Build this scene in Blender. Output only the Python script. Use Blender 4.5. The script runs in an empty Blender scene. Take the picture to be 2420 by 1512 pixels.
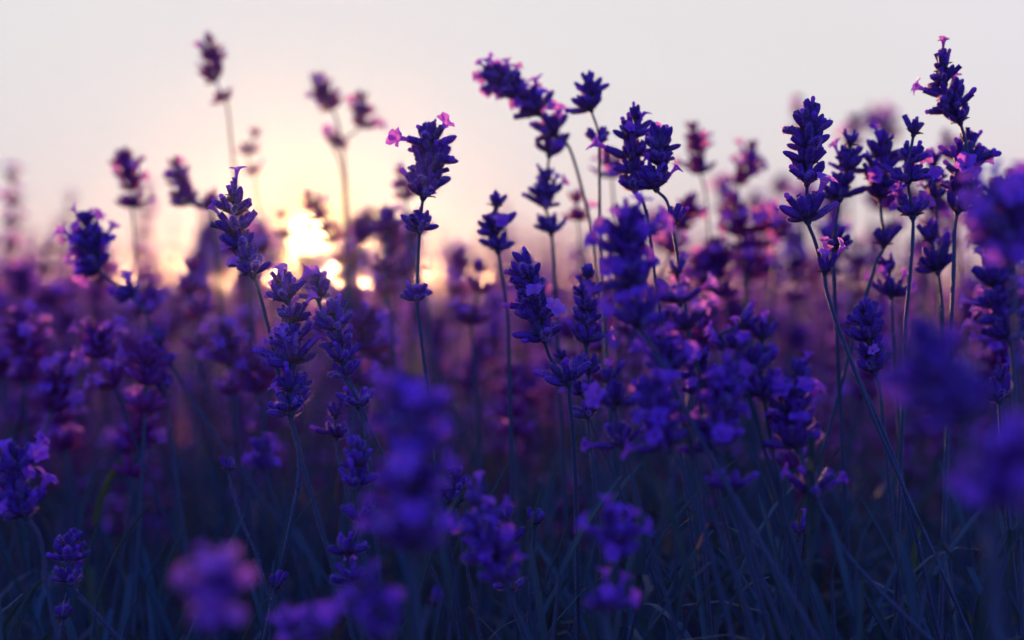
import bpy, math, random
import numpy as np
from mathutils import Vector, Matrix, Quaternion

R = math.radians
rnd = random.Random(11)
rng = np.random.default_rng(11)
sc = bpy.context.scene
COL = sc.collection

# ------------------------------------------------------------------ camera
CAM_H, LENS, FOCUS = 0.45, 60.0, 0.50
HORIZON_PY = 650.0                       # picture rows counted on a 2419 x 1512 frame
TILT = math.atan((756 - HORIZON_PY) / 2419 * 36 / LENS)
cam = bpy.data.cameras.new('camera')
cam_o = bpy.data.objects.new('camera', cam)
COL.objects.link(cam_o)
cam_o.location = (0, 0, CAM_H)
cam_o.rotation_euler = (math.pi / 2 - TILT, 0, 0)
cam.lens = LENS
cam.sensor_width = 36
cam.clip_start = 0.01
cam.clip_end = 3000
cam.dof.use_dof = True
cam.dof.focus_distance = FOCUS
cam.dof.aperture_fstop = 6.3
cam.dof.aperture_blades = 0
sc.camera = cam_o
CT, ST = math.cos(TILT), math.sin(TILT)
K = 36 / LENS / 2419


def at(px, py, d):
    """point of the place that the frame shows at (px, py), d metres along the view"""
    x = (px - 1209.5) * K * d
    u = (756 - py) * K * d
    return Vector((x, d * CT + u * ST, CAM_H - d * ST + u * CT))


# ------------------------------------------------------------------ sky and sun
SUN_DIR = (at(730, 556, 1.0) - Vector((0, 0, CAM_H))).normalized()
SUN_EL = math.asin(SUN_DIR.z)
SUN_AZ = math.atan2(SUN_DIR.x, SUN_DIR.y)

world = bpy.data.worlds.new('World')
sc.world = world
world.use_nodes = True
wn, wl = world.node_tree.nodes, world.node_tree.links
bg = wn['Background']


def wmath(op, a, b=None, c=None):
    n = wn.new('ShaderNodeMath')
    n.operation = op
    for i, v in enumerate((a, b, c)):
        if v is None:
            continue
        if isinstance(v, (int, float)):
            n.inputs[i].default_value = v
        else:
            wl.new(v, n.inputs[i])
    return n.outputs[0]


def wmix(mode, fac, a, b):
    n = wn.new('ShaderNodeMix')
    n.data_type = 'RGBA'
    n.blend_type = mode
    n.clamp_factor = False
    for s, v in ((n.inputs[0], fac), (n.inputs[6], a), (n.inputs[7], b)):
        if isinstance(v, (int, float)):
            s.default_value = v
        elif isinstance(v, tuple):
            s.default_value = (*v, 1)
        else:
            wl.new(v, s)
    return n.outputs[2]


sky = wn.new('ShaderNodeTexSky')
sky.sky_type = 'NISHITA'
sky.sun_disc = False
sky.sun_elevation = SUN_EL
sky.sun_rotation = SUN_AZ
sky.dust_density = 1.0
sky.ozone_density = 4.0
tc = wn.new('ShaderNodeTexCoord')
nrm = wn.new('ShaderNodeVectorMath')
nrm.operation = 'NORMALIZE'
wl.new(tc.outputs['Generated'], nrm.inputs[0])
dt = wn.new('ShaderNodeVectorMath')
dt.operation = 'DOT_PRODUCT'
wl.new(nrm.outputs[0], dt.inputs[0])
dt.inputs[1].default_value = SUN_DIR
sep = wn.new('ShaderNodeSeparateXYZ')
wl.new(nrm.outputs[0], sep.inputs[0])
cosang = wmath('MAXIMUM', dt.outputs['Value'], 0.0)
zen = wmath('ABSOLUTE', sep.outputs[2])
# the pale twilight arch round the place where the sun goes down, the blue dusk sky elsewhere
amr = wn.new('ShaderNodeMapRange')
amr.interpolation_type = 'SMOOTHSTEP'
amr.inputs['From Min'].default_value = 0.30
amr.inputs['From Max'].default_value = 0.95
wl.new(cosang, amr.inputs['Value'])
arch = amr.outputs[0]
low = wmath('EXPONENT', wmath('MULTIPLY', zen, -24.0))
dusk = wmix('MULTIPLY', 1.0, sky.outputs[0], (15.5, 8.4, 25.5))
pale = wmix('MIX', low, (7.95, 7.72, 7.92), (6.9, 4.6, 4.8))
col = wmix('MIX', arch, dusk, pale)
aure = wmath('POWER', cosang, 160.0)
col = wmix('ADD', aure, col, (1.0, 0.5, 0.05))
core = wmath('MULTIPLY', wmath('POWER', cosang, 2000.0), .85)
col = wmix('MIX', core, col, (14.0, 8.6, 2.6))
disc = wmath('POWER', cosang, 80000.0)
col = wmix('ADD', disc, col, (220.0, 150.0, 70.0))
wl.new(col, bg.inputs[0])
bg.inputs[1].default_value = 0.0555

sun = bpy.data.lights.new('sun', 'SUN')
sun.energy = 5.0
sun.angle = R(0.6)
sun.color = (1.0, 0.50, 0.20)
sun_o = bpy.data.objects.new('sun', sun)
COL.objects.link(sun_o)
sun_o.rotation_euler = SUN_DIR.to_track_quat('Z', 'Y').to_euler()
sun_o.location = SUN_DIR * 50

sc.view_settings.view_transform = 'Standard'
sc.view_settings.look = 'None'
sc.view_settings.exposure = 0.85
sc.view_settings.gamma = 1.0
sc.render.engine = 'CYCLES'
sc.cycles.use_denoising = True
sc.cycles.max_bounces = 4
sc.cycles.diffuse_bounces = 2
sc.cycles.transmission_bounces = 4
sc.cycles.transparent_max_bounces = 4
sc.cycles.volume_bounces = 0
sc.cycles.sample_clamp_indirect = 4.0


# ------------------------------------------------------------------ materials
def material(name, dark, light, transl=0.3, tcol=None, rough=0.6, sheen=0.0, sheen_tint=(1, 1, 1),
             noise=300.0, island=False, along=None, accent=None, bump=0.0):
    """soft plant tissue: colour varies per piece and with a fine mottling; part of the light goes through.
    along = (root colour, z0, z1): the colour at the root of the piece, blended out between z0 and z1 (object space)"""
    m = bpy.data.materials.new(name)
    m.use_nodes = True
    n, l = m.node_tree.nodes, m.node_tree.links
    p = n['Principled BSDF']
    out = n['Material Output']
    if island:
        g = n.new('ShaderNodeNewGeometry')
        rv = g.outputs['Random Per Island']
    else:
        g = n.new('ShaderNodeObjectInfo')
        rv = g.outputs['Random']
    t = n.new('ShaderNodeTexCoord')
    nz = n.new('ShaderNodeTexNoise')
    nz.inputs['Scale'].default_value = noise
    nz.inputs['Detail'].default_value = 2.0
    l.new(t.outputs['Object'], nz.inputs['Vector'])
    mx = n.new('ShaderNodeMath')
    mx.operation = 'MULTIPLY_ADD'
    l.new(nz.outputs['Fac'], mx.inputs[0])
    mx.inputs[1].default_value = 0.7
    mm = n.new('ShaderNodeMath')
    mm.operation = 'MULTIPLY_ADD'
    l.new(rv, mm.inputs[0])
    mm.inputs[1].default_value = 0.8
    mm.inputs[2].default_value = -0.25
    l.new(mm.outputs[0], mx.inputs[2])
    mx.use_clamp = True
    c = n.new('ShaderNodeMix')
    c.data_type = 'RGBA'
    c.inputs[6].default_value = (*dark, 1)
    c.inputs[7].default_value = (*light, 1)
    l.new(mx.outputs[0], c.inputs[0])
    colour = c.outputs[2]
    if accent:                               # a share of the pieces is browned or greyed
        gt = n.new('ShaderNodeMapRange')
        gt.inputs['From Min'].default_value = accent[1]
        gt.inputs['From Max'].default_value = accent[1] + .06
        gt.inputs['To Max'].default_value = .8
        l.new(rv, gt.inputs['Value'])
        ca = n.new('ShaderNodeMix')
        ca.data_type = 'RGBA'
        l.new(gt.outputs[0], ca.inputs[0])
        l.new(colour, ca.inputs[6])
        ca.inputs[7].default_value = (*accent[0], 1)
        colour = ca.outputs[2]
    if bump:
        bp = n.new('ShaderNodeBump')
        bp.inputs['Strength'].default_value = bump
        bp.inputs['Distance'].default_value = 0.0006
        l.new(nz.outputs['Fac'], bp.inputs['Height'])
        l.new(bp.outputs[0], p.inputs['Normal'])
    if along:
        s = n.new('ShaderNodeSeparateXYZ')
        l.new(t.outputs['Object'], s.inputs[0])
        mr = n.new('ShaderNodeMapRange')
        mr.inputs['From Min'].default_value = along[1]
        mr.inputs['From Max'].default_value = along[2]
        l.new(s.outputs[2], mr.inputs['Value'])
        c2 = n.new('ShaderNodeMix')
        c2.data_type = 'RGBA'
        l.new(mr.outputs[0], c2.inputs[0])
        c2.inputs[6].default_value = (*along[0], 1)
        l.new(colour, c2.inputs[7])
        colour = c2.outputs[2]
    l.new(colour, p.inputs['Base Color'])
    p.inputs['Roughness'].default_value = rough
    p.inputs['Specular IOR Level'].default_value = 0.25
    if sheen:
        p.inputs['Sheen Weight'].default_value = sheen
        p.inputs['Sheen Roughness'].default_value = 0.35
        p.inputs['Sheen Tint'].default_value = (*sheen_tint, 1)
    if transl:
        tr = n.new('ShaderNodeBsdfTranslucent')
        if tcol:
            tm = n.new('ShaderNodeMix')
            tm.data_type = 'RGBA'
            tm.blend_type = 'MIX'
            tm.inputs[0].default_value = 0.75
            l.new(colour, tm.inputs[6])
            tm.inputs[7].default_value = (*tcol, 1)
            l.new(tm.outputs[2], tr.inputs['Color'])
        else:
            l.new(colour, tr.inputs['Color'])
        ms = n.new('ShaderNodeMixShader')
        ms.inputs[0].default_value = transl
        l.new(p.outputs[0], ms.inputs[1])
        l.new(tr.outputs[0], ms.inputs[2])
        l.new(ms.outputs[0], out.inputs['Surface'])
    return m


M = {}
CAL_D, CAL_L = (0.075, 0.02, 0.15), (0.22, 0.06, 0.34)
PET_D, PET_L = (0.26, 0.07, 0.46), (0.46, 0.16, 0.68)
STEM_D, STEM_L = (0.03, 0.055, 0.05), (0.065, 0.10, 0.075)
LEAF_D, LEAF_L = (0.014, 0.05, 0.042), (0.055, 0.14, 0.10)
M['calyx'] = material('calyx_violet', CAL_D, CAL_L, 0.16, (0.55, 0.12, 0.30), sheen=0.15, sheen_tint=(0.9, 0.7, 1.0), accent=((.10, .075, .13), .86), bump=.7,
                      noise=900, along=((0.07, 0.085, 0.085), 0.0, 0.0038))
M['petal'] = material('petal_violet', PET_D, PET_L, 0.5, (0.62, 0.16, 0.60), noise=500, accent=((.30, .16, .30), .88), bump=.5)
M['petal_pink_backlit'] = material('petal_pink_backlit', (.45, .12, .45), (.68, .26, .64), 0.5, (.85, .3, .6), noise=500)  # pinker petals: sunlight coming through the blooms put into the colour
M['hair'] = material('plant_down', (0.45, 0.32, 0.55), (0.6, 0.45, 0.65), 0.6, (0.85, 0.45, 0.5))
M['bract'] = material('bract_brown', (0.08, 0.05, 0.07), (0.14, 0.08, 0.11), 0.35, (0.5, 0.18, 0.15), noise=700)
M['stem'] = material('stem_green', STEM_D, STEM_L, 0.0, noise=150, sheen=0.25, sheen_tint=(0.8, 0.85, 1.0))
M['leaf'] = material('leaf_grey_green', LEAF_D, LEAF_L, 0.22, (0.12, 0.16, 0.06), noise=120)
M['leaf_green'] = material('leaf_fresh_green', (0.05, 0.10, 0.03), (0.09, 0.15, 0.04), 0.3, (0.2, 0.25, 0.04), noise=120)
M['leaf_dry'] = material('leaf_dry_tip', (0.30, 0.13, 0.06), (0.42, 0.2, 0.1), 0.3, (0.6, 0.25, 0.1), noise=300)
M['calyx_far'] = material('calyx_violet_joined', CAL_D, CAL_L, 0.55, (0.85, 0.27, 0.22), noise=200, island=True)
M['petal_far'] = material('petal_violet_joined', PET_D, PET_L, 0.55, (0.86, 0.28, 0.42), noise=200, island=True)
M['stem_far'] = material('stem_green_joined', STEM_D, STEM_L, 0.25, (.6, .36, .16), noise=60, island=True)
M['leaf_far'] = material('leaf_grey_green_joined', LEAF_D, LEAF_L, 0.2, (0.10, 0.14, 0.06), noise=60, island=True)
M['soil'] = material('soil_brown', (0.025, 0.02, 0.018), (0.06, 0.045, 0.035), 0.0, rough=0.95, noise=12)


# ------------------------------------------------------------------ mesh helpers
class MB:
    """collects vertices, faces and material slots for one mesh"""

    def __init__(self):
        self.v, self.f, self.m, self.n = [], [], [], 0

    def add(self, v, f, mat=0):
        v = np.asarray(v, dtype=np.float64).reshape(-1, 3)
        self.v.append(v)
        self.f.extend([tuple(i + self.n for i in q) for q in f])
        self.m.extend([mat] * len(f) if isinstance(mat, int) else mat)
        self.n += len(v)

    def arrays(self):
        return np.vstack(self.v), self.f, self.m

    def mesh(self, name, mats, smooth=True):
        me = bpy.data.meshes.new(name)
        me.from_pydata(np.vstack(self.v).tolist(), [], self.f)
        for m in mats:
            me.materials.append(M[m])
        me.polygons.foreach_set('material_index', self.m)
        me.polygons.foreach_set('use_smooth', [smooth] * len(self.f))
        me.update()
        return me


def rot_to(d, roll=0.0):
    d = Vector(d).normalized()
    q = d.to_track_quat('Z', 'Y')
    return (q @ Quaternion((0, 0, 1), roll)).to_matrix()


def xform(v, mat3, loc=(0, 0, 0), s=1.0):
    return (np.asarray(v) * s) @ np.array(mat3).T + np.array(loc)


def lathe(prof, sides, rib=0.0, bend=0.0, cap=True, phase=0.0):
    """surface of revolution about z with optional ribs and a sideways bend; prof = [(z, r)...]"""
    v, f = [], []
    zmax = prof[-1][0]
    for z, r in prof:
        bx = bend * (z / zmax) ** 2
        for k in range(sides):
            a = 2 * math.pi * k / sides + phase
            rr = r * (1 + (rib if k % 2 == 0 else -rib))
            v.append((rr * math.cos(a) + bx, rr * math.sin(a), z))
    for i in range(len(prof) - 1):
        for k in range(sides):
            k2 = (k + 1) % sides
            f.append((i * sides + k, i * sides + k2, (i + 1) * sides + k2, (i + 1) * sides + k))
    if cap:
        v.append((bend, 0, zmax + prof[-1][1] * 0.3))
        t = len(v) - 1
        b = (len(prof) - 1) * sides
        for k in range(sides):
            f.append((b + k, b + (k + 1) % sides, t))
    return v, f


def tube(pts, radii, sides=6, square=False):
    """tapered tube along a polyline"""
    pts = [Vector(p) for p in pts]
    n = len(pts)
    v, f = [], []
    ref = Vector((0.31, 0.95, 0.05))
    for i, p in enumerate(pts):
        t = (pts[min(i + 1, n - 1)] - pts[max(i - 1, 0)]).normalized()
        u = (ref - t * ref.dot(t)).normalized()
        w = t.cross(u)
        for k in range(sides):
            a = 2 * math.pi * k / sides
            r = radii[i] * (1.12 if square and k % 2 == 0 else 1.0)
            v.append(p + u * (r * math.cos(a)) + w * (r * math.sin(a)))
    for i in range(n - 1):
        for k in range(sides):
            k2 = (k + 1) % sides
            f.append((i * sides + k, i * sides + k2, (i + 1) * sides + k2, (i + 1) * sides + k))
    return [tuple(x) for x in v], f


def spline(pts, per=6):
    """Catmull-Rom through points"""
    P = [Vector(p) for p in pts]
    P = [P[0] * 2 - P[1]] + P + [P[-1] * 2 - P[-2]]
    out = []
    for i in range(1, len(P) - 2):
        for k in range(per):
            t = k / per
            a, b, c, d = P[i - 1], P[i], P[i + 1], P[i + 2]
            out.append(0.5 * ((2 * b) + (c - a) * t + (2 * a - 5 * b + 4 * c - d) * t * t + (3 * b - a - 3 * c + d) * t ** 3))
    out.append(P[-2])
    return out


# ------------------------------------------------------------------ flower pieces (about life size, metres)
MM = 0.001


def hairs(b, prof, count, length, mat, r):
    """fine down standing off a lathe surface"""
    zs = [p[0] for p in prof]
    rs = [p[1] for p in prof]
    for _ in range(count):
        z = r.uniform(zs[0], zs[-1])
        rad = float(np.interp(z, zs, rs))
        a = r.uniform(0, 2 * math.pi)
        o = Vector((math.cos(a), math.sin(a), r.uniform(0.0, 0.6))).normalized()
        s = Vector((-math.sin(a), math.cos(a), 0)) * (0.04 * MM)
        p = Vector((rad * math.cos(a), rad * math.sin(a), z)) * 0.98
        e = p + o * length * r.uniform(0.6, 1.2)
        b.add([p - s, p + s, e], [(0, 1, 2)], mat)


def calyx_mesh(name, r, mouth=False, fuzz=True, L=6.4):
    b = MB()
    w = r.uniform(0.95, 1.12)
    if mouth:
        prof = [(0, .30), (.10 * L, .62), (.3 * L, .98), (.55 * L, 1.12), (.8 * L, 1.06), (.93 * L, 1.0), (1.0 * L, 1.12), (.97 * L, .8), (.8 * L, .6)]
    else:
        prof = [(0, .30), (.10 * L, .66), (.3 * L, 1.05), (.55 * L, 1.2), (.78 * L, 1.05), (.92 * L, .7), (1.0 * L, .28)]
    prof = [(z * MM, q * w * .84 * MM) for z, q in prof]
    bend = r.uniform(-0.5, 0.9) * MM
    v, f = lathe(prof, 14, rib=0.11, bend=bend, cap=True)
    b.add(v, f, 0)
    if fuzz:
        hairs(b, prof[:7], 260, 0.85 * MM, 1, r)
    return b.mesh(name, ['calyx', 'hair'])


def lobe(b, root, out, up, length, width, curl, mat=0, nl=4, nw=4):
    """one rounded petal lobe, cupped and curled"""
    root, out, up = Vector(root), Vector(out).normalized(), Vector(up).normalized()
    side = out.cross(up)
    v, f = [], []
    for i in range(nl + 1):
        t = i / nl
        ang = curl * t
        c = root + out * (length * math.sin(ang) / max(curl, 1e-3) if curl else length * t) + up * (length * (1 - math.cos(ang)) / max(curl, 1e-3) * -1)
        hw = width * (0.42 + 0.58 * math.sin(math.pi * min(1, t * 0.62 + 0.12)) ** 1.2) * (1.0 if t < 0.99 else 0.62)
        for k in range(nw + 1):
            s = k / nw * 2 - 1
            lift = 0.18 * width * (s * s)
            fr = (1 - 0.12 * s * s * (t > 0.7)) 
            q = root + (c - root) * fr + side * (hw * 0.5 * s) + up * lift
            v.append(tuple(q))
    for i in range(nl):
        for k in range(nw):
            a = i * (nw + 1) + k
            f.append((a, a + 1, a + nw + 2, a + nw + 1))
    b.add(v, f, mat)


def corolla(b, r, z0, sc_=1.0, mat=0, lo=False):
    """two-lipped lavender flower leaving the calyx mouth at z0"""
    T = r.uniform(2.6, 4.0) * sc_
    prof = [(z0 - 1.2 * MM, .5 * MM), (z0 + .4 * T * MM, .62 * MM * sc_), (z0 + .8 * T * MM, .85 * MM * sc_), (z0 + T * MM, 1.25 * MM * sc_)]
    v, f = lathe(prof, 6 if lo else 8, cap=False)
    b.add(v, f, mat)
    zt = z0 + T * MM
    n = 2 if lo else 4
    for k, (a, ln, wd) in enumerate(((-30, 3.1, 3.5), (30, 3.1, 3.5), (180, 2.4, 2.7), (112, 2.2, 2.5), (-112, 2.2, 2.5))):
        aa = R(a + r.uniform(-8, 8))
        rad = Vector((math.cos(aa), math.sin(aa), 0))
        tiltz = r.uniform(0.7, 1.9) if k < 2 else r.uniform(0.2, 1.1)
        out = rad + Vector((0, 0, tiltz))
        up = Vector((0, 0, 1)) - rad * tiltz
        lobe(b, Vector((0, 0, zt)) + rad * (1.0 * MM * sc_), out, up, ln * MM * sc_ * r.uniform(0.85, 1.15), wd * MM * sc_, r.uniform(0.4, 1.1), mat, n, n)


def blossom_mesh(name, r, mat='petal'):
    b = MB()
    corolla(b, r, 5.8 * MM, r.uniform(0.7, .95))
    return b.mesh(name, [mat])


def petal_bud_mesh(name, r):
    """an unopened corolla: a short rounded violet knob out of the calyx"""
    b = MB()
    L = r.uniform(1.4, 3.2)
    prof = [(4.8, .55), (6.2, .62), (6.2 + .4 * L, .8), (6.2 + .75 * L, .85), (6.2 + L, .4)]
    v, f = lathe([(z * MM, q * MM) for z, q in prof], 8, bend=r.uniform(-.4, .8) * MM)
    b.add(v, f, 0)
    return b.mesh(name, ['petal'])


def bract_ring_mesh(name, r, n=6):
    """the papery bracts and the node that carry a whorl"""
    b = MB()
    v, f = lathe([(-1.3 * MM, .55 * MM), (-.4 * MM, 1.05 * MM), (.6 * MM, 1.15 * MM), (1.6 * MM, .75 * MM)], 8)
    b.add(v, f, 1)
    for k in range(n):
        a = 2 * math.pi * k / n + r.uniform(-.3, .3)
        rad = Vector((math.cos(a), math.sin(a), 0))
        lobe(b, rad * (0.9 * MM), rad + Vector((0, 0, r.uniform(.3, 1.0))), Vector((0, 0, 1)) - rad * .5, r.uniform(2.4, 3.6) * MM, 2.6 * MM, 0.4, 0, 3, 2)
    return b.mesh(name, ['bract', 'stem'])


CALYX = [calyx_mesh('bud_closed', rnd) for _ in range(4)]
CALYX_OPEN = [calyx_mesh('bud_open', rnd, mouth=True) for _ in range(4)]
CALYX_SMALL = [calyx_mesh('bud_small', rnd, L=4.6) for _ in range(3)]
BLOSSOM = [blossom_mesh('blossom', rnd) for _ in range(7)]
BLOSSOM_PINK_BACKLIT = [blossom_mesh('blossom', rnd, 'petal_pink_backlit') for _ in range(4)]
KNOB = [petal_bud_mesh('blossom_closed', rnd) for _ in range(3)]
BRACT = [bract_ring_mesh('whorl', rnd) for _ in range(4)]


def whorl_layout(r, n, pf, top=False):
    """yields (azimuth, lean, size, kind) of the buds of one whorl; kind: 0 closed, 1 open calyx, 2 blossom, 3 knob"""
    res = []
    n_out = int(round(n * 0.62))
    off = r.uniform(0, 6.28)
    for i in range(n):
        outer = i < n_out
        if outer:
            a = off + 2 * math.pi * i / n_out + r.uniform(-.28, .28)
            lean = R(r.uniform(32, 80)) if not top else R(r.uniform(18, 40))
            s = r.uniform(0.74, 1.12)
        else:
            a = off + 0.5 + 2 * math.pi * (i - n_out) / max(1, n - n_out) + r.uniform(-.35, .35)
            lean = R(r.uniform(12, 36)) if not top else R(r.uniform(2, 18))
            s = r.uniform(0.8, 1.0)
        q = r.random()
        if top:
            q = min(.99, q + pf * .7)
        kind = 2 if q < pf else (3 if q < pf + 0.14 else (1 if q < pf + 0.36 else 0))
        res.append((a, lean, s, kind))
    return res


def new_obj(name, data, parent=None, mb=None):
    o = bpy.data.objects.new(name, data)
    COL.objects.link(o)
    if parent is not None:
        o.parent = parent
    if mb is not None:
        o.matrix_basis = mb
    return o


def mat4(m3, loc, s=1.0):
    m = m3.to_4x4()
    if not isinstance(s, (tuple, list)):
        s = (s, s, s)
    m = m @ Matrix.Diagonal((*s, 1))
    m.translation = loc
    return m


def build_whorl(root, local, axis, size, n, pf, r, top=False, pink=False):
    """a whorl of separate buds and blossoms"""
    w = new_obj('whorl', r.choice(BRACT), root, mat4(rot_to(axis, r.uniform(0, 6.28)), local, size))
    for a, lean, s, kind in whorl_layout(r, n, pf, top):
        rad = Vector((math.cos(a), math.sin(a), 0))
        d = rad * math.sin(lean) + Vector((0, 0, math.cos(lean)))
        p = rad * (0.75 * MM) + Vector((0, 0, r.uniform(-.3, 1.3) * MM))
        roll = r.uniform(0, 6.28)
        m3 = rot_to(d, roll)
        ln = r.uniform(.92, 1.12)
        me = r.choice(CALYX_SMALL if (top and kind == 0 and r.random() < .6) else (CALYX if kind in (0,) else CALYX_OPEN))
        new_obj('bud', me, w, mat4(m3, p, (s, s, s * ln)))
        if kind == 2:
            new_obj('blossom', r.choice(BLOSSOM_PINK_BACKLIT if pink else BLOSSOM), w, mat4(m3, p, (s, s, s * ln)))
        elif kind == 3:
            new_obj('blossom', r.choice(KNOB), w, mat4(m3, p, (s, s, s * ln)))
    return w


def joined_whorl_mesh(name, r, n, pf, top=False, far=False):
    """a whorl for the spikes that are out of focus: all its buds in one mesh"""
    b = MB()
    for a, lean, s, kind in whorl_layout(r, n, pf, top):
        rad = Vector((math.cos(a), math.sin(a), 0))
        d = rad * math.sin(lean) + Vector((0, 0, math.cos(lean)))
        p = rad * (0.75 * MM)
        m3 = rot_to(d, r.uniform(0, 6.28))
        c = MB()
        prof = [(0, .3), (1.6, .85), (3.8, 1.0), (5.6, .7), (6.4, .25)]
        v, f = lathe([(z * MM, q * MM) for z, q in prof], 6)
        c.add(v, f, 0)
        if kind == 2:
            corolla(c, r, 5.8 * MM, r.uniform(.75, 1.0), 1, lo=True)
        elif kind == 3:
            v, f = lathe([(5 * MM, .6 * MM), (7 * MM, .8 * MM), (8.6 * MM, .35 * MM)], 5)
            c.add(v, f, 1)
        V, F, Q = c.arrays()
        b.add(xform(V, m3, p, s), F, Q)
    return b.mesh(name, ['calyx_far', 'petal_far'])


JW = [joined_whorl_mesh('whorl_soft', rnd, rnd.randint(9, 13), pf) for pf in (.05, .1, .2, .3, .4, .5, .2, .35)]
JW_TOP = [joined_whorl_mesh('whorl_soft_top', rnd, 7, pf, True) for pf in (.0, .15, .3)]


def stem_mesh(pts, r0, r1, fuzz, r):
    P = spline(pts, 5)
    n = len(P)
    rad = [r0 + (r1 - r0) * i / (n - 1) for i in range(n)]
    b = MB()
    v, f = tube(P, rad, 8, True)
    b.add(v, f, 0)
    if fuzz:
        for i in range(n - 1):
            seg = P[i + 1] - P[i]
            if P[i].z + pts[0].z * 0 < 0.2:
                continue
            for _ in range(int(seg.length / MM * 5.0)):
                p = P[i] + seg * r.random()
                o = Vector((r.gauss(0, 1), r.gauss(0, 1), r.gauss(0, .5))).normalized()
                t = seg.normalized()
                o = (o - t * o.dot(t)).normalized()
                s = t * (0.03 * MM)
                p = p + o * rad[i] * .95
                b.add([p - s, p + s, p + o * (0.55 * MM)], [(0, 1, 2)], 1)
    return b.mesh('stem', ['stem', 'hair'])


def seg_points(poly, n):
    """n points spread evenly along a polyline, ends included"""
    P = [Vector(p) for p in poly]
    if n == 1:
        return [P[0]]
    d = [0.0]
    for i in range(1, len(P)):
        d.append(d[-1] + (P[i] - P[i - 1]).length)
    out = []
    for k in range(n):
        t = d[-1] * k / (n - 1)
        i = max(j for j in range(len(P)) if d[j] <= t + 1e-9)
        i = min(i, len(P) - 2)
        u = (t - d[i]) / max(1e-9, d[i + 1] - d[i])
        out.append(P[i].lerp(P[i + 1], u))
    return out


def lavender(label, d, head, nw, extra=(), stem=(), pf=.12, size=1.0, nb=11, detail=True, group=None, seed=0, lean_y=None, tip=False):
    """one lavender spike: head = picture-plane points from tip to the end of the flower head, nw whorls along it;
    extra = separate whorls lower on the stem; stem = further points the stem passes. All on one plane d metres away,
    leaning a little; the foot of the stem goes on down to the soil."""
    r = random.Random(seed * 7919 + int(d * 1000) + int(head[0][0]) * 31 + int(head[0][1]))
    ly = r.uniform(-.06, .06) if lean_y is None else lean_y
    ref = head[0][1]

    def pt(p):
        return at(p[0], p[1], d + ly * (p[1] - ref) * K * d)
    hp = [pt(p) for p in head]
    ws = seg_points(hp, nw)
    ws = [w + (hp[-1] - hp[0]) * (r.uniform(-.28, .28) / nw if 0 < i < nw - 1 else 0) for i, w in enumerate(ws)]
    nb = nb + r.choice((-2, -1, 0, 1, 2)) if nb > 7 else nb
    ex = [pt(p) for p in extra]
    path = sorted(set([tuple(p) for p in head] + [tuple(p) for p in extra] + [tuple(p) for p in stem]), key=lambda p: p[1])
    pp = [pt(p) for p in path]
    last = pp[-1]
    dirn = (pp[-1] - pp[-2]).normalized()
    if dirn.z > -0.5:
        dirn = Vector((dirn.x * .5, dirn.y * .5, -.8)).normalized()
    z = last.z
    mid = last + dirn * (z * 0.45)
    k = z * .55 / 0.9
    foot = Vector((mid.x + dirn.x * k * .4, mid.y + dirn.y * k * .4 + 0.01, -0.01))
    pp = pp + [mid, foot]
    root = new_obj('lavender_flower', None)
    root.empty_display_size = .01
    root.location = Vector((foot.x, foot.y, 0))
    root['label'] = label
    root['category'] = 'lavender'
    if group:
        root['group'] = group
    base = root.location.copy()
    loc = [p - base for p in pp]
    near = detail and abs(d - FOCUS) < 0.04
    new_obj('stem', stem_mesh(loc, .40 * MM * size, .62 * MM * size, near, r), root)
    if tip:                                  # one open blossom crowns the spike
        up = (pp[0] - pp[1]).normalized()
        w = new_obj('whorl', r.choice(BRACT), root, mat4(rot_to(up), hp[0] - base + up * (1.5 * MM), size * .8))
        for k in range(2):
            m3 = rot_to((r.uniform(-.25, .25), r.uniform(-.25, .25), 1), r.uniform(0, 6))
            sz = (1.05, 1.05, 1.1) if k == 0 else (.9, .9, .9)
            new_obj('bud', r.choice(CALYX_OPEN), w, mat4(m3, Vector((0, 0, 0)), sz))
            if k == 0:
                new_obj('blossom', r.choice(BLOSSOM), w, mat4(m3, Vector((0, 0, 0)), sz))
    allw = [(p, i == 0, True) for i, p in enumerate(ws)] + [(p, False, False) for p in ex]
    for p, top, inhead in allw:
        # axis: up along the stem
        j = min(range(len(pp)), key=lambda q: (pp[q] - p).length)
        up = (pp[max(j - 1, 0)] - pp[min(j + 1, len(pp) - 1)]).normalized()
        up = (up + Vector((r.uniform(-.12, .12), r.uniform(-.12, .12), 0))).normalized()
        s = size * (r.uniform(.72, .82) if top else r.uniform(.82, 1.14))
        if detail:
            n = max(4, int(nb * (.65 if top else (1.0 if inhead else .8)) + r.uniform(-1, 1.4)))
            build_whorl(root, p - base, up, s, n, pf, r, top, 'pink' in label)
        else:
            me = r.choice(JW_TOP) if top else JW[min(7, max(0, int(r.gauss(pf * 12, 1.5))))]
            new_obj('whorl', me, root, mat4(rot_to(up, r.uniform(0, 6.28)), p - base, s))
    return root


# ------------------------------------------------------------------ the ground
def ground():
    b = MB()
    n = 60
    xs = np.concatenate([-np.geomspace(160, .05, n), np.geomspace(.05, 160, n)])
    ys = np.concatenate([[-22, -14, -8, -3, -1], np.geomspace(.05, 260, 90) - .05])
    v = [(x, y, 0.012 * math.sin(x * 5 + y) * math.sin(y * 4.3) - 0.02) for y in ys for x in xs]
    w = len(xs)
    f = [(j * w + i, j * w + i + 1, (j + 1) * w + i + 1, (j + 1) * w + i) for j in range(len(ys) - 1) for i in range(w - 1)]
    b.add(v, f)
    o = new_obj('ground', b.mesh('ground', ['soil']))
    o['kind'] = 'structure'
    o['label'] = 'bare brown soil under the lavender rows'
    o['category'] = 'ground'


ground()

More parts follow.
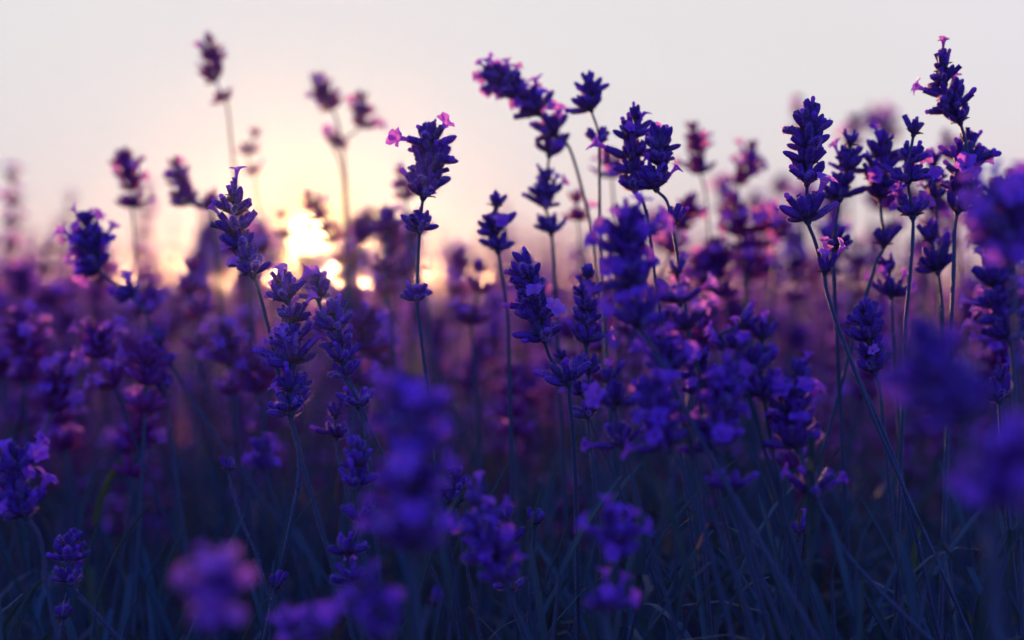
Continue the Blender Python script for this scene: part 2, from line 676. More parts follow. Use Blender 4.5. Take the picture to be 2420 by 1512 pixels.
# ------------------------------------------------------------------ the flowers one can tell apart
# label, distance, head (tip .. end), whorls, separate whorls, stem points, blossom share, size, buds per whorl
SPIKES = [
    # --- around the plane of focus
    ('downy sharp lavender spike, pink rim-lit buds, one detached whorl below its bent head', .50,
     [(1240, 630), (1262, 705), (1285, 800)], 5, [(1342, 905)], [(1302, 850), (1345, 940), (1356, 1060), (1364, 1300), (1366, 1500)], .07, 1.0, 8),
    ('slender purple spike just behind the downy sharp one', .53,
     [(1388, 655), (1385, 810)], 4, [(1390, 880), (1388, 985)], [(1398, 1080), (1410, 1200)], .14, .88, 8),
    ('thin bent lavender stem with dark buds, crossing behind the downy spike', .54,
     [(1330, 850), (1375, 930)], 2, [], [(1400, 1010), (1440, 1100), (1490, 1220), (1530, 1290)], .1, .75, 7),
    ('tall straight spike with a collar whorl and a lone whorl beneath it', .52,
     [(1015, 320), (1022, 380), (1000, 465)], 5, [(992, 545), (986, 712)], [(988, 620), (995, 800), (1010, 920), (1020, 1000)], .05, .92, 10),
    ('spike with one pale blossom on its very tip, dark against the sun', .51,
     [(553, 478), (558, 545), (575, 600), (598, 650)], 5, [], [(612, 690), (638, 790), (662, 900), (688, 1000)], .2, 1.0, 9),
    ('long dense violet spike leaning over a wide bottom whorl', .505,
     [(668, 672), (688, 760), (690, 880), (688, 975)], 6, [], [(706, 1060), (703, 1160), (680, 1270)], .3, 1.05, 12),
    ('tidy tapering spike of closed blue buds with two spare whorls below', .50,
     [(792, 748), (806, 815), (816, 890)], 4, [(848, 960)], [(832, 920), (868, 1040), (875, 1120)], .06, .9, 11),
    ('single upright blue whorl beside the tidy tapering spike', .53,
     [(752, 672), (754, 705)], 2, [], [(762, 740), (785, 800)], .05, .85, 9),
    ('small violet whorl with drooping blossoms under the dense violet spike', .53,
     [(792, 985), (795, 1035)], 2, [], [(800, 1080), (830, 1200)], .4, .9, 9),
    ('stacked spike of plump blue buds half hidden by a soft purple bloom', .47,
     [(842, 1068), (845, 1150)], 3, [(852, 1235), (822, 1310), (830, 1375)], [(850, 1440)], .10, .88, 10),
    ('tall dark spike with a pink cup of petals at its lowest whorl', .50,
     [(1914, 285), (1908, 350), (1906, 432)], 4, [(1908, 520)], [(1925, 570), (1948, 655), (1956, 700), (2005, 840), (2110, 1080), (2165, 1270), (2200, 1430)], .05, 1.0, 12),
    ('pink petalled whorl on the stem of the tall dark spike', .497,
     [(1948, 645), (1950, 662)], 1, [], [(1956, 700), (1990, 800), (2060, 980)], .8, .95, 9),
    ('highest spike of all, curved, with a trumpet blossom on top', .52,
     [(2228, 170), (2238, 225), (2268, 290)], 4, [], [(2283, 350), (2290, 400), (2310, 500), (2330, 560)], .10, .95, 10),
    ('bushy spike crowded below the highest curved one', .53,
     [(2290, 350), (2280, 420), (2262, 500)], 4, [], [(2255, 560), (2250, 700)], .28, 1.0, 12),
    ('violet-tipped spike on a clean vertical green stem', .52,
     [(2158, 318), (2148, 380), (2145, 430)], 3, [(2156, 512)], [(2155, 580), (2146, 690), (2140, 760), (2135, 900)], .26, .95, 11),
    ('leafy-looking blue spike between the tall dark and the violet-tipped ones', .55,
     [(2008, 345), (2000, 400), (1985, 470)], 4, [(1968, 585)], [(1970, 650), (1975, 760)], .12, .95, 10),
    ('spike with two pale petals on top, over a slanting stem', .55,
     [(2086, 345), (2080, 410), (2078, 470)], 4, [(2088, 580)], [(2070, 620), (2045, 700), (2026, 760), (1990, 900), (1940, 1080)], .25, .95, 10),
    ('spike ending in a ragged pale blossom, twinned with a darker spike', .53,
     [(1502, 285), (1492, 345), (1500, 450)], 4, [], [(1520, 480), (1532, 540), (1545, 640)], .28, .92, 10),
    ('darker twin spike with a star-shaped whorl lower on its thin stem', .52,
     [(1560, 335), (1558, 395), (1550, 445)], 4, [(1588, 535)], [(1575, 475), (1600, 600), (1618, 720), (1630, 860), (1640, 1000)], .12, .92, 11),
    ('small crown-shaped spike on a hair-thin stem against the sky', .56,
     [(1392, 205), (1396, 258)], 3, [(1415, 338)], [(1410, 300), (1416, 430), (1418, 560), (1425, 700)], .02, .88, 9),
    ('nodding spike bowed over sideways with a loose whorl behind it', .585,
     [(1172, 182), (1225, 208), (1272, 268)], 6, [(1312, 318)], [(1345, 350), (1378, 460), (1400, 560), (1415, 700)], .35, .98, 12),
    ('short fat spike below a tiny floating whorl', .59,
     [(1290, 430), (1290, 490)], 3, [(1298, 365), (1302, 550)], [(1310, 640), (1315, 760)], .12, 1.0, 12),
    ('squat rounded spike with antler-like tip buds', .565,
     [(1172, 490), (1170, 540), (1176, 592)], 3, [], [(1185, 650), (1200, 760), (1205, 960)], .1, 1.0, 12),
    ('small knobbed bud whorl alone on a curved bare stem', .50,
     [(541, 1112), (541, 1122)], 1, [], [(548, 1150), (572, 1232), (605, 1310), (622, 1370), (640, 1420)], .0, .82, 4),
    ('pale blue flower cluster held by two small leaves', .49,
     [(650, 1392), (648, 1410)], 1, [], [(655, 1450), (690, 1515)], .3, .9, 7),
    ('three-tiered blue spike with a bare gap between its whorls', .485,
     [(165, 1290), (160, 1325)], 2, [(166, 1378)], [(190, 1410), (285, 1515)], .03, .95, 11),
    ('low single whorl of blue buds on a straight grey stem', .485,
     [(148, 1462), (146, 1478)], 1, [], [(158, 1400), (138, 1520)], .04, .9, 8),
    ('violet spike with open blossoms cut by the picture edge over a grey stem', .46,
     [(28, 1085), (42, 1150), (62, 1220)], 4, [], [(95, 1270), (110, 1380), (130, 1480)], .38, .95, 11),
    ('trumpet whorl with one tall open blossom on a fine stem', .495,
     [(1264, 1240), (1264, 1248)], 1, [], [(1260, 1290), (1254, 1390), (1248, 1500)], .35, .95, 8),
    ('thin spike of single blue buds behind the trumpet whorl', .48,
     [(1192, 1235), (1200, 1290)], 2, [(1205, 1395)], [(1215, 1440), (1240, 1500)], .05, .82, 5),
    ('small blue bud tuft peeping over a purple bloom', .51,
     [(1490, 1225), (1500, 1260)], 2, [], [(1530, 1320), (1560, 1420)], .02, .8, 8),
    ('violet pair of open blossoms low among the leaves', .50,
     [(1890, 1262), (1892, 1275)], 1, [], [(1885, 1330), (1870, 1450)], .7, .85, 5),
    ('blue spike leaning by the slanting stem, with a pink-edged lower whorl', .525,
     [(2042, 740), (2052, 800), (2068, 880)], 4, [], [(2080, 930), (2090, 1040)], .1, .95, 9),
    ('bright blue whorl with finger-like buds past the dark blurred bloom', .50,
     [(2362, 900), (2360, 945)], 2, [], [(2362, 990), (2372, 1120), (2385, 1260)], .04, .88, 8),
    ('pink-violet cluster with glowing edges beside the soft purple mass', .455,
     [(2345, 640), (2360, 720), (2385, 800)], 4, [], [(2395, 900), (2400, 1050)], .38, 1.0, 10),
    ('dark whorl on an arching stem beneath the bushy spike', .54,
     [(2200, 570), (2215, 640)], 2, [], [(2225, 720), (2230, 900)], .2, .95, 10),
    ('grey-violet whorl under the spike with two pale petals', .56,
     [(2100, 640), (2105, 700)], 2, [], [(2110, 780), (2120, 960)], .25, .9, 10),
    ('narrow dark spike behind the clean vertical stem', .57,
     [(2205, 395), (2210, 470)], 3, [], [(2215, 560), (2220, 720)], .15, .9, 10),
    # --- in front of the plane of focus, soft
    ('big soft violet head with broad petals in front of the twin spikes', .425,
     [(1485, 530), (1478, 600), (1500, 680)], 4, [(1515, 775)], [(1535, 810), (1580, 890), (1640, 1010)], .42, 1.0, 11),
    ('soft violet whorl reaching sideways below the big violet head', .43,
     [(1580, 845), (1585, 880)], 2, [], [(1600, 950), (1640, 1080)], .35, .95, 10),
    ('soft whorl with spread blossoms on a slanting stalk', .45,
     [(1748, 770), (1742, 830)], 2, [], [(1700, 795), (1760, 900), (1790, 1010)], .35, .95, 10),
    ('plump purple spike, twin heads side by side, paler flank', .425,
     [(1545, 930), (1552, 990), (1580, 1060)], 4, [], [(1610, 1110), (1660, 1240), (1710, 1430)], .25, 1.0, 11),
    ('plump purple spike of twin heads, darker flank, with a fallen lower whorl', .43,
     [(1716, 900), (1704, 975), (1690, 1060)], 4, [(1735, 1160)], [(1760, 1230), (1800, 1370), (1850, 1500)], .25, 1.0, 11),
    ('broad purple spike with two petals hanging off its side', .45,
     [(1882, 895), (1870, 960), (1885, 1060)], 4, [(1925, 1170)], [(1950, 1220), (2000, 1310), (2080, 1400)], .25, 1.0, 11),
    ('soft purple bloom leaning over the thin bud spike', .42,
     [(1130, 1195), (1140, 1260), (1190, 1370)], 4, [], [(1215, 1430), (1250, 1510)], .32, .9, 10),
    ('rounded purple bloom with two bright petals at its foot', .40,
     [(1448, 1245), (1450, 1320)], 3, [(1432, 1440)], [(1435, 1500), (1440, 1560)], .34, .92, 10),
    ('soft spike with a pinkish petal between the violet head and the twin heads', .44,
     [(1600, 650), (1605, 710), (1625, 780)], 3, [], [(1645, 860), (1680, 1000)], .3, .9, 10),
    ('soft tuft of blossoms tucked behind the twin purple heads', .46,
     [(1655, 860), (1650, 930)], 3, [], [(1665, 1010), (1700, 1180)], .4, .9, 10),
    ('soft violet whorl pair under the downy spike, half in shade', .455,
     [(1440, 905), (1450, 960)], 2, [(1470, 1050)], [(1490, 1120), (1540, 1300)], .25, .85, 9),
    ('soft violet spike drooping between the broad and the twin spikes', .45,
     [(1800, 800), (1795, 870), (1805, 940)], 3, [], [(1820, 1040), (1860, 1250)], .3, .9, 10),
    ('sharp narrow blue spike low between the trumpet whorl and the column', .51,
     [(1075, 1130), (1080, 1190)], 3, [], [(1090, 1280), (1120, 1420), (1135, 1510)], .1, .8, 8),
    ('tall blurred violet column with a dark blue crown', .345,
     [(950, 950), (985, 1050), (965, 1180), (975, 1300)], 5, [], [(980, 1400), (985, 1520)], .35, 1.0, 11),
    ('glowing pink blurred bloom low over dark leaves', .31,
     [(500, 1352), (505, 1425), (505, 1500)], 4, [], [(508, 1560), (510, 1640)], .75, .62, 10),
    ('blurred purple bloom spilling below the stacked spike', .345,
     [(875, 1395), (890, 1450), (920, 1500)], 3, [], [(930, 1560), (940, 1640)], .35, .8, 10),
    ('single soft blossom standing apart beside the spilled purple bloom', .42,
     [(1022, 1430), (1015, 1450)], 1, [], [(1000, 1490), (990, 1560)], .6, .8, 4),
    ('pair of small blurred violet blooms at the very foot of the flowers', .36,
     [(705, 1480), (760, 1500)], 2, [], [(770, 1560), (780, 1640)], .5, .7, 8),
    ('large dark blue blurred bloom close to the lens', .315,
     [(2190, 815), (2215, 890), (2275, 1000)], 4, [], [(2300, 1080), (2330, 1250), (2350, 1500)], .12, 1.1, 12),
    ('bright violet blurred bloom under the large dark blue one', .29,
     [(2390, 1090), (2370, 1150), (2340, 1200)], 3, [], [(2350, 1300), (2370, 1500)], .55, 1.0, 11),
    ('soft purple mass of petals topping the crowded edge of the bush', .37,
     [(2395, 480), (2385, 545), (2390, 620)], 4, [], [(2400, 700), (2410, 900)], .5, 1.05, 12),
    # --- behind the plane of focus, soft
    ('lone blurred spike standing high in the pale sky', .70,
     [(494, 105), (500, 150), (508, 190)], 4, [(532, 236)], [(540, 270), (546, 330), (555, 420), (580, 640)], .08, .95, 10),
    ('blurred leaning spike high above the sun', .72,
     [(752, 195), (768, 225), (785, 258)], 4, [], [(800, 300), (815, 400), (820, 520), (830, 700)], .25, .95, 10),
    ('blurred crooked spike hanging from the leaning one above the sun', .72,
     [(852, 240), (850, 300)], 3, [(790, 345)], [(800, 370), (812, 430), (815, 560), (820, 700)], .2, .92, 9),
    ('thin scattered whorl glowing in the sun haze', .76,
     [(600, 322), (585, 365), (600, 410)], 3, [], [(610, 480), (640, 640), (650, 760)], .05, .85, 6),
    ('blurred dark spike with a narrow waist over the hazy row', .68,
     [(295, 372), (305, 410), (312, 450)], 4, [(312, 490)], [(318, 560), (325, 700), (340, 900)], .1, .95, 9),
    ('blurred lilac-capped spike curling toward the sun', .66,
     [(415, 395), (425, 430), (448, 480)], 4, [(495, 490)], [(505, 560), (520, 700), (540, 900)], .15, .95, 8),
    ('soft blue spike with spread blossoms above a slanting bare stem', .60,
     [(205, 535), (215, 580), (235, 640)], 4, [(312, 700)], [(345, 745), (400, 850), (450, 940), (530, 1060)], .35, 1.0, 11),
    ('soft whorl lit orange from below, hanging by the slanting bare stem', .60,
     [(378, 815), (382, 870)], 2, [(392, 925)], [(400, 1000), (420, 1150)], .2, 1.0, 10),
    ('soft whorl pair in the orange glow beside the pale-tipped spike', .63,
     [(455, 640), (450, 690)], 2, [(472, 745), (468, 825)], [(480, 900), (500, 1050)], .15, .95, 9),
    ('soft violet spike beside the tall straight one, amid warm glow', .63,
     [(915, 520), (915, 545)], 2, [(912, 640), (915, 690)], [(925, 760), (935, 900)], .2, .95, 10),
    ('soft whorl with a pink underside between the straight and the downy spikes', .64,
     [(1130, 645), (1128, 690)], 2, [(1112, 765)], [(1120, 830), (1130, 1000)], .3, 1.0, 10),
    ('golden-edged blurred spike hugging the burning sun gap', .70,
     [(735, 470), (765, 520), (790, 570)], 4, [(815, 620)], [(825, 700), (830, 850)], .15, .9, 9),
    ('small dark blurred spike standing in front of the sun', .72,
     [(668, 515), (672, 560)], 2, [], [(685, 620), (700, 740), (710, 900)], .05, .7, 6),
    ('blurred spike with a beaded outline beyond the twin spikes', .68,
     [(1638, 310), (1645, 355), (1655, 410)], 4, [], [(1668, 470), (1680, 640), (1690, 900)], .12, .92, 9),
    ('blurred bushy spike with pinkish whorls beyond the twin spikes', .70,
     [(1775, 355), (1768, 400), (1745, 435)], 4, [], [(1750, 520), (1760, 700)], .3, .95, 10),
    ('soft deep violet spike rising from the mauve haze', .68,
     [(1735, 480), (1742, 530), (1760, 590)], 4, [], [(1765, 680), (1775, 850)], .2, 1.0, 10),
    ('soft blue-violet spike next to the deep violet one', .68,
     [(1800, 520), (1795, 580), (1770, 650)], 4, [], [(1770, 720), (1780, 900)], .3, .95, 10),
    ('ghostly blurred spike peering over the tall dark spike', .95,
     [(1885, 245), (1890, 310)], 3, [], [(1895, 400), (1900, 600)], .15, 1.0, 9),
    ('ghostly blurred spike behind the leafy-looking blue one', .85,
     [(2015, 290), (2012, 345)], 3, [], [(2010, 440), (2010, 600)], .1, 1.0, 9),
    ('far blurred bulky bloom fading into the sky', 1.15,
     [(2050, 285), (2085, 290), (2100, 330)], 4, [], [(2105, 420), (2110, 600)], .2, 1.4, 11),
    ('blurred spike behind the bushy crowded one', .80,
     [(2240, 330), (2255, 380)], 3, [], [(2260, 480), (2265, 640)], .25, 1.0, 10),
    ('blurred purple tuft beside the small crown-shaped spike', .66,
     [(1440, 375), (1445, 420)], 3, [], [(1450, 500), (1455, 640)], .15, .95, 9),
    ('blurred whorl between the short fat spike and the soft violet head', .66,
     [(1362, 480), (1365, 520)], 2, [], [(1370, 600), (1375, 760)], .2, .95, 9),
    ('blurred feathery spike behind the tall straight one', .68,
     [(950, 415), (960, 470)], 3, [], [(965, 560), (1010, 720), (1020, 900)], .15, .9, 8),
    ('small blurred purple ball low under the dense violet spike', .60,
     [(615, 1075), (622, 1110)], 2, [], [(640, 1160), (690, 1290), (720, 1400)], .6, .95, 10),
    ('soft pink-lit whorls at the cool end of the row', .66,
     [(110, 945), (140, 1000), (150, 1060)], 3, [], [(165, 1140), (180, 1300)], .4, .95, 9),
]
for i, s in enumerate(SPIKES):
    label, d, head, nw, extra, stem, pf, size, nb = s
    tip = any(w in label for w in ('very tip', 'blossom on top'))
    size *= 1.05
    nb = nb + 3 if nb > 6 else nb
    nw = nw + 1 if nw > 3 else nw
    pf = pf * .45 if abs(d - .51) < .06 and pf < .5 else pf
    lavender(label, d, head, nw, extra, stem, pf, size, nb, detail=d < .62, seed=i, tip=tip)

# ------------------------------------------------------------------ the rest of the bed that can still be told apart
G_MID = 'soft lavender spikes filling the bed behind the sharp ones'
LANDMARKS = [(130, 'spread-blossomed blue spike'), (420, 'lilac-capped spike'), (560, 'pale-tipped spike'),
             (740, 'sun gap'), (1000, 'tall straight spike'), (1240, 'downy sharp spike'), (1530, 'twin spikes'), (1740, 'deep violet spike'),
             (1920, 'tall dark spike'), (2140, 'violet-tipped spike'), (2330, 'highest curved spike')]


def landmark(px):
    return min(LANDMARKS, key=lambda q: abs(q[0] - px))[1]


placed = []
tries = 0
while len(placed) < 228 and tries < 9000:
    tries += 1
    d = .58 + .62 * rnd.random() ** 1.1
    px = rnd.uniform(-150, 2570)
    base = 640 - 70 * max(0, (px - 1000) / 1500)
    py = base + rnd.gauss(10, 70) + abs(rnd.gauss(0, 165)) + 260 * max(0, .9 - d)
    if len(placed) < 44:                     # a loose screen of spikes stands round the low sun
        px, d = rnd.uniform(470, 980), rnd.uniform(.70, 1.3)
        py = rnd.uniform(560, 720) - (50 if abs(px - 725) > 110 else 0)
        if abs(px - 720) < 24 and py < 600:
            continue
    elif len(placed) < 92:                   # and the far side of the bush stands a little higher
        px, d = rnd.uniform(1500, 2420), rnd.uniform(.66, 1.2)
        py = rnd.uniform(410, 640)
    elif 600 < px < 850 and py < 640:
        continue
    if py < 395:
        continue
    if any(abs(px - q[0]) < 24 and abs(py - q[1]) < 24 for q in placed):
        continue
    placed.append((px, py, d))
for i, (px, py, d) in enumerate(placed):
    ln = rnd.uniform(40, 105) / d * .6
    dx = rnd.gauss(0, .16)
    head = [(px, py), (px + dx * ln, py + ln)]
    ext = [(px + dx * (ln + g), py + ln + g) for g in ([rnd.uniform(40, 80) / d * .6] if rnd.random() < .45 else [])]
    stem = [(px + dx * (ln + 260 / d * .6), py + ln + 260 / d * .6)]
    nwh = rnd.choice((3, 4, 4, 5))
    pf = rnd.choice((.1, .2, .35, .5))
    look = ('full of open blossoms' if pf > .4 else 'with a few pale blossoms' if pf > .3 else 'of mostly closed buds')
    form = ('blurred short' if nwh == 3 else 'blurred long' if nwh == 5 else 'blurred')
    tail = ', lone whorl below,' if ext else ','
    lavender(f'{form} spike {look}{tail} beyond the {landmark(px)}', d, head, nwh, ext, stem,
             pf, rnd.uniform(.95, 1.2), 10, detail=False, group=G_MID, seed=500 + i)


# ------------------------------------------------------------------ leaves
def leaf_mesh(name, L, W, bend, r, nl=9, tip=None, mat='leaf'):
    """narrow lavender leaf, folded along its midrib with rolled edges; grows along +z, bends to +x"""
    b = MB()
    v, f, mats = [], [], []
    for i in range(nl + 1):
        t = i / nl
        a = bend * t
        x = L * (1 - math.cos(a)) / bend if abs(bend) > 1e-3 else 0
        z = L * math.sin(a) / bend if abs(bend) > 1e-3 else L * t
        w = W * (0.35 + 0.65 * math.sin(math.pi * min(.93, .18 + .7 * t)) ** .7) * (1 if t < .99 else .45) * .5
        tx, tz = math.cos(a), -math.sin(a)         # normal to the blade
        for s, h in ((-1, -.25), (-.85, .22), (0, 0), (.85, .22), (1, -.25)):
            v.append((x + tx * h * w * 1.0, s * w, z + tz * h * w * 1.0))
    for i in range(nl):
        for k in range(4):
            q = i * 5 + k
            f.append((q, q + 1, q + 6, q + 5))
            mats.append(1 if tip and i >= nl - 2 else 0)
    b.add(v, f, mats)
    return b.mesh(name, [mat, 'leaf_dry'])


LEAVES = [leaf_mesh('leaf', rnd.uniform(24, 42) * MM, rnd.uniform(2.0, 3.2) * MM, rnd.uniform(.08, .5), rnd) for _ in range(7)]
LEAF_GREEN = [leaf_mesh('leaf_green', rnd.uniform(26, 34) * MM, 4.4 * MM, rnd.uniform(.1, .5), rnd, mat='leaf_green') for _ in range(2)]
LEAF_TIP = leaf_mesh('leaf_dry_tip', 40 * MM, 4.6 * MM, .25, rnd, tip=True)


def shoot(label, px, py, d, n, group=None, lean=0.0, leaves=LEAVES, h=.07):
    """leafy side shoot: a stem from the soil, pairs of leaves toward its top"""
    top = at(px, py, d)
    foot = Vector((top.x - lean * .12 + rnd.uniform(-.02, .02), top.y + rnd.uniform(-.02, .04), -0.01))
    root = new_obj('leafy_shoot', None)
    root.location = (foot.x, foot.y, 0)
    root['label'] = label
    root['category'] = 'leaves'
    if group:
        root['group'] = group
    base = root.location.copy()
    mid = foot.lerp(top, .55) + Vector((-lean * .02, 0, 0))
    P = [top - base, mid - base, foot - base]
    new_obj('stem', stem_mesh(P, .5 * MM, 1.1 * MM, False, rnd), root)
    S = spline(P, 12)
    for k in range(n):
        u = k / max(1, n - 1)
        i = int(u * min(len(S) - 2, 11 * h / .07))
        p = S[i]
        ax = (S[max(i - 1, 0)] - S[i + 1]).normalized()
        a = k * 2.2 + rnd.uniform(-.4, .4)
        side = Vector((math.cos(a), math.sin(a), 0))
        lean_a = R(rnd.uniform(6, 20) + 22 * u)
        dr = (ax * math.cos(lean_a) + side * math.sin(lean_a)).normalized()
        xax = (side - dr * side.dot(dr)).normalized()
        yax = dr.cross(xax)
        m3 = Matrix((xax, yax, dr)).transposed()
        new_obj('leaf', rnd.choice(leaves) if isinstance(leaves, list) else leaves, root, mat4(m3, p, rnd.uniform(.75, 1.15)))
    return root


G_LEAF = 'leafy shoots at the foot of the flowers'
shoot('stout leaf with a dry orange tip standing among dark leaves', 1592, 1500, .46, 1, leaves=[LEAF_TIP])
shoot('pair of fresh green blunt leaves beside the long dark stem', 2150, 1400, .50, 2, leaves=LEAF_GREEN, h=.02)
shoot('small yellow-green leaf alone in the blue shade', 225, 1240, .62, 2, leaves=LEAF_GREEN, h=.02)
shoot('two small leaves cupping the pale blue flower cluster', 640, 1452, .495, 2, leaves=LEAVES[:2], h=.01)
pl = []
tries = 0
while len(pl) < 80 and tries < 3000:
    tries += 1
    px = rnd.uniform(-40, 2460)
    d = rnd.choice((rnd.uniform(.44, .58), rnd.uniform(.42, .80)))
    rightness = max(0, (px - 1100) / 1300)
    py = rnd.uniform(1330, 1580) - 190 * rightness * rnd.random() - 700 * max(0, d - .5)
    if rnd.random() > .45 + .55 * rightness:
        continue
    if any(abs(px - q[0]) < 40 and abs(d - q[2]) < .05 for q in pl):
        continue
    pl.append((px, py, d))
for px, py, d in pl:
    n = rnd.randint(5, 9)
    shoot(f'{"sparse" if n < 7 else "bushy"} {"sharp" if abs(d - .5) < .06 else "soft"} leafy shoot with narrow grey-green leaves below the {landmark(px)}', px, py, d, n, G_LEAF, rnd.gauss(0, .3))


# ------------------------------------------------------------------ the mass of foliage and the far field (nobody could count it)
def replicate(temps, pos, rotz, scale, tilt, name, mats, label, cat):
    """one joined mesh out of many placed templates"""
    Vs, Fs, Ms, n = [], [], [], 0
    for k, (V, F, Q) in enumerate(temps):
        idx = np.arange(len(pos))[np.arange(len(pos)) % len(temps) == k]
        F = np.array([list(q) + [q[2]] * (4 - len(q)) if len(q) == 3 else q for q in F])
        tri = F[:, 3] == F[:, 2]
        c, s = np.cos(rotz[idx]), np.sin(rotz[idx])
        X = V[None, :, 0] * scale[idx, None]
        Y = V[None, :, 1] * scale[idx, None]
        Z = V[None, :, 2] * scale[idx, None]
        P = np.stack([X * c[:, None] - Y * s[:, None], X * s[:, None] + Y * c[:, None], Z], -1)
        P[..., 0] += Z * tilt[idx, 0, None]
        P[..., 1] += Z * tilt[idx, 1, None]
        P += pos[idx][:, None, :]
        Vs.append(P.reshape(-1, 3))
        off = n + np.arange(len(idx)) * len(V)
        Fs.append(((F[None] + off[:, None, None]).reshape(-1, 4), np.tile(tri, len(idx))))
        Ms.append(np.tile(np.array(Q), len(idx)))
        n += len(idx) * len(V)
    V = np.vstack(Vs)
    Fq = np.vstack([f for f, _ in Fs])
    T = np.concatenate([t for _, t in Fs])
    Q = np.concatenate(Ms)
    cnt = np.where(T, 3, 4)
    start = np.concatenate([[0], np.cumsum(cnt)[:-1]])
    mask = np.ones(Fq.shape, bool)
    mask[T, 3] = False
    loops = Fq[mask]
    me = bpy.data.meshes.new(name)
    me.vertices.add(len(V))
    me.vertices.foreach_set('co', V.astype(np.float32).ravel())
    me.loops.add(len(loops))
    me.loops.foreach_set('vertex_index', loops.astype(np.int32))
    me.polygons.add(len(Fq))
    me.polygons.foreach_set('loop_start', start.astype(np.int32))
    for m in mats:
        me.materials.append(M[m])
    me.polygons.foreach_set('material_index', Q.astype(np.int32))
    me.update(calc_edges=True)
    me.validate()
    o = new_obj(name, me)
    o['kind'] = 'stuff'
    o['label'] = label
    o['category'] = cat
    return o


def octa(L, W):
    v = [(0, 0, 0), (W, 0, L * .5), (0, W, L * .5), (-W, 0, L * .5), (0, -W, L * .5), (0, 0, L)]
    f = [(0, 2, 1), (0, 3, 2), (0, 4, 3), (0, 1, 4), (5, 1, 2), (5, 2, 3), (5, 3, 4), (5, 4, 1)]
    return np.array(v), f


def spike_template(r, nw, nb, pf, bud_w=1.2, H=.40):
    b = MB()
    v, f = tube([(0, 0, 0), (.004, 0, H * .5), (0, 0, H)], [1.0 * MM, .8 * MM, .5 * MM], 3)
    b.add(v, f, 2)
    z = H
    for w in range(nw):
        m = max(3, nb - (2 if w == 0 else 0))
        off = r.uniform(0, 6)
        for k in range(m):
            a = off + 6.283 * k / m
            lean = R(r.uniform(20, 70) if w else r.uniform(5, 40))
            d = Vector((math.cos(a) * math.sin(lean), math.sin(a) * math.sin(lean), math.cos(lean)))
            ov, of = octa(6.6 * MM, bud_w * MM)
            p = (0, 0, z)
            b.add(xform(ov, rot_to(d), p, r.uniform(.85, 1.15)), of, 0)
            if r.random() < pf:
                e = Vector(p) + d * (9 * MM)
                q = rot_to(d, r.uniform(0, 6))
                lv = np.array([(-2.6, 0, -1.5), (0, -2.6, .5), (2.6, 0, -1.5), (0, 2.6, .5)]) * MM
                b.add(xform(lv, q, e), [(0, 1, 2, 3)], 1)
        z -= r.uniform(8, 13) * MM
    return b.arrays()


def field_points(n, d0, d1, pw, spread=.40):
    d = d0 + (d1 - d0) * rng.random(n) ** pw
    x = (rng.random(n) * 2 - 1) * (spread * d + .12)
    return x, d


TN = [spike_template(rnd, rnd.choice((4, 5, 5, 6)), 8, pf) for pf in (.15, .25, .35, .2, .4, .3)]
TM = [spike_template(rnd, 4, 5, pf, 1.6) for pf in (.3, .4, .5, .35)]
TF = [spike_template(rnd, 3, 3, .5, 2.4) for _ in range(4)]


def field(temps, n, d0, d1, pw, name, hm, hs):
    x, y = field_points(n, d0, d1, pw)
    bed = .035 * np.sin(x * 2.1 + y * .9) + .02 * np.sin(x * 5.3 - y * 2.2)
    h = np.clip(rng.normal(hm, hs, n) + bed - .03 * rng.random(n) ** .3 * (rng.random(n) < .4), .26, .50)
    # plants in a lane toward the sun are lowered to let its light through
    lane = np.abs(x / np.maximum(y, .01) - math.tan(SUN_AZ)) < .02 + .03 * rng.random(n)
    h = np.where(lane, np.minimum(h, np.where(y > 3, .43, .405)), h)
    pos = np.stack([x, y, np.full(n, -.01)], -1)
    return replicate(temps, pos, rng.random(n) * 6.28, (h + .01) / .40, rng.normal(0, .09, (n, 2)), name,
                     ['calyx_far', 'petal_far', 'stem_far'], 'purple mass of far lavender blurring to the horizon', 'lavender field')


field(TN, 1050, .85, 1.5, .85, 'lavender_field', .362, .045)
field(TN, 1500, 1.5, 3.2, .85, 'lavender_field', .41, .036)
field(TM, 3200, 2.8, 9.0, .75, 'lavender_field', .40, .03)
field(TF, 7500, 8.5, 90.0, .6, 'lavender_field', .40, .03)


def leaf_template(r, nl=3):
    b = MB()
    L, W = r.uniform(24, 44) * MM, r.uniform(1.6, 2.6) * MM
    bend, lean = r.uniform(.1, .6), r.uniform(.05, .85)
    v, f = [], []
    for i in range(nl + 1):
        t = i / nl
        a = lean + bend * t
        x, z = L * t * math.sin(a), L * t * math.cos(a)
        w = W * .5 * (.5 + .5 * math.sin(math.pi * min(.9, .2 + .65 * t)))
        for s, h in ((-1, .3), (0, 0), (1, .3)):
            v.append((x + h * w, s * w, z))
    for i in range(nl):
        for k in range(2):
            q = i * 3 + k
            f.append((q, q + 1, q + 4, q + 3))
    b.add(v, f, 0)
    return b.arrays()


LT = [leaf_template(rnd) for _ in range(8)]


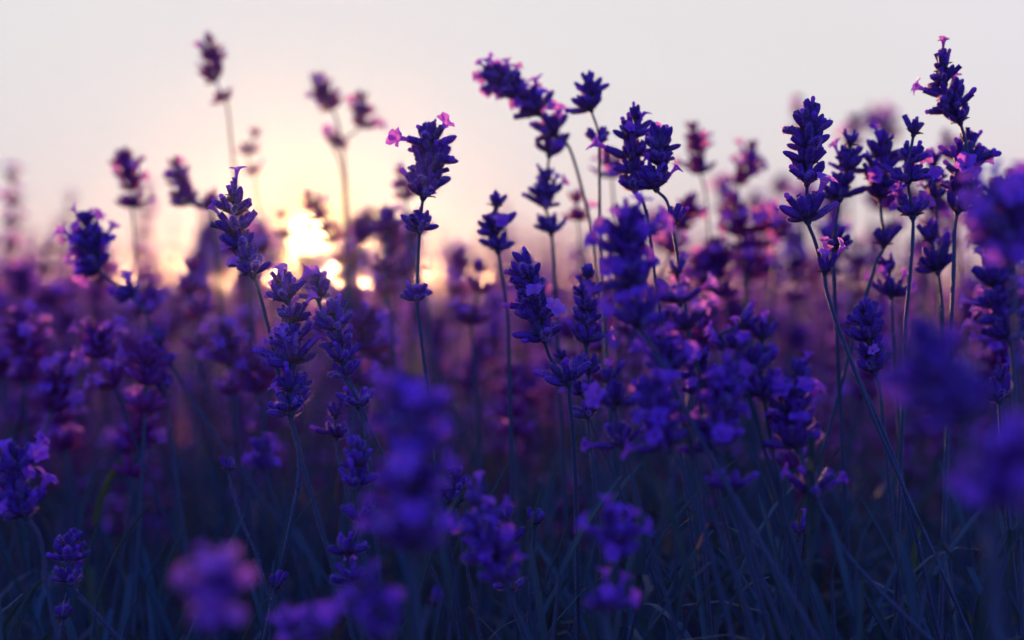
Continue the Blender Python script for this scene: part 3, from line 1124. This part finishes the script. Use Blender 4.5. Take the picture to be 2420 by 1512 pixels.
def foliage(n, d0, d1, ztop, name):
    x, y = field_points(n, d0, d1, .9, .36)
    ztop = ztop + .03 * np.clip(x / (.3 * y), -.8, 1)
    z = ztop * (1 - .62 * rng.random(n) ** 1.4) + .02 * np.sin(x * 23) + .02 * np.sin(y * 17 + x * 9)
    replicate(LT, np.stack([x, y, z], -1), rng.random(n) * 6.28, rng.uniform(.7, 1.2, n), rng.normal(0, .13, (n, 2)), name,
              ['leaf_far'], 'dense grey-green leaves of the lavender bushes in deep shade', 'foliage')


foliage(1100, .44, .62, .325, 'lavender_foliage')
foliage(9000, .56, 1.05, .32, 'lavender_foliage')
foliage(9000, 1.0, 3.0, .30, 'lavender_foliage')


def stems_mass(n, d0, d1):
    t = []
    for _ in range(5):
        b = MB()
        v, f = tube([(0, 0, 0), (rnd.uniform(-.02, .02), 0, .16), (rnd.uniform(-.04, .04), 0, .33)], [1 * MM, .8 * MM, .5 * MM], 4)
        b.add(v, f, 0)
        t.append(b.arrays())
    x, y = field_points(n, d0, d1, .9, .36)
    replicate(t, np.stack([x, y, np.full(n, -.01)], -1), rng.random(n) * 6.28, rng.uniform(.9, 1.12, n), rng.normal(0, .2, (n, 2)),
              'lavender_stalks', ['stem_far'], 'thicket of bare lavender stalks under the flower heads', 'stalks')


stems_mass(850, .50, 1.6)


# ------------------------------------------------------------------ haze volume added for the glow round the sun
def haze():
    b = MB()
    x, y0, y1, z0, z1 = 165, -26, 265, -1.05, .66
    v = [(-x, y0, z0), (x, y0, z0), (x, y1, z0), (-x, y1, z0), (-x, y0, z1), (x, y0, z1), (x, y1, z1), (-x, y1, z1)]
    f = [(3, 2, 1, 0), (4, 5, 6, 7), (0, 1, 5, 4), (1, 2, 6, 5), (2, 3, 7, 6), (3, 0, 4, 7)]
    b.add(v, f)
    m = bpy.data.materials.new('sun_glow_haze')
    m.use_nodes = True
    n, l = m.node_tree.nodes, m.node_tree.links
    n.remove(n['Principled BSDF'])
    pv = n.new('ShaderNodeVolumePrincipled')
    pv.inputs['Color'].default_value = (.9, .88, .92, 1)
    pv.inputs['Density'].default_value = HAZE
    pv.inputs['Anisotropy'].default_value = .93
    l.new(pv.outputs[0], n['Material Output'].inputs['Volume'])
    M['haze'] = m
    o = new_obj('haze', b.mesh('haze', ['haze'], False))
    o['kind'] = 'stuff'
    o['label'] = 'thin haze added over the lavender field for the glow round the sun'
    o['category'] = 'haze'


HAZE = 0.0013
haze()
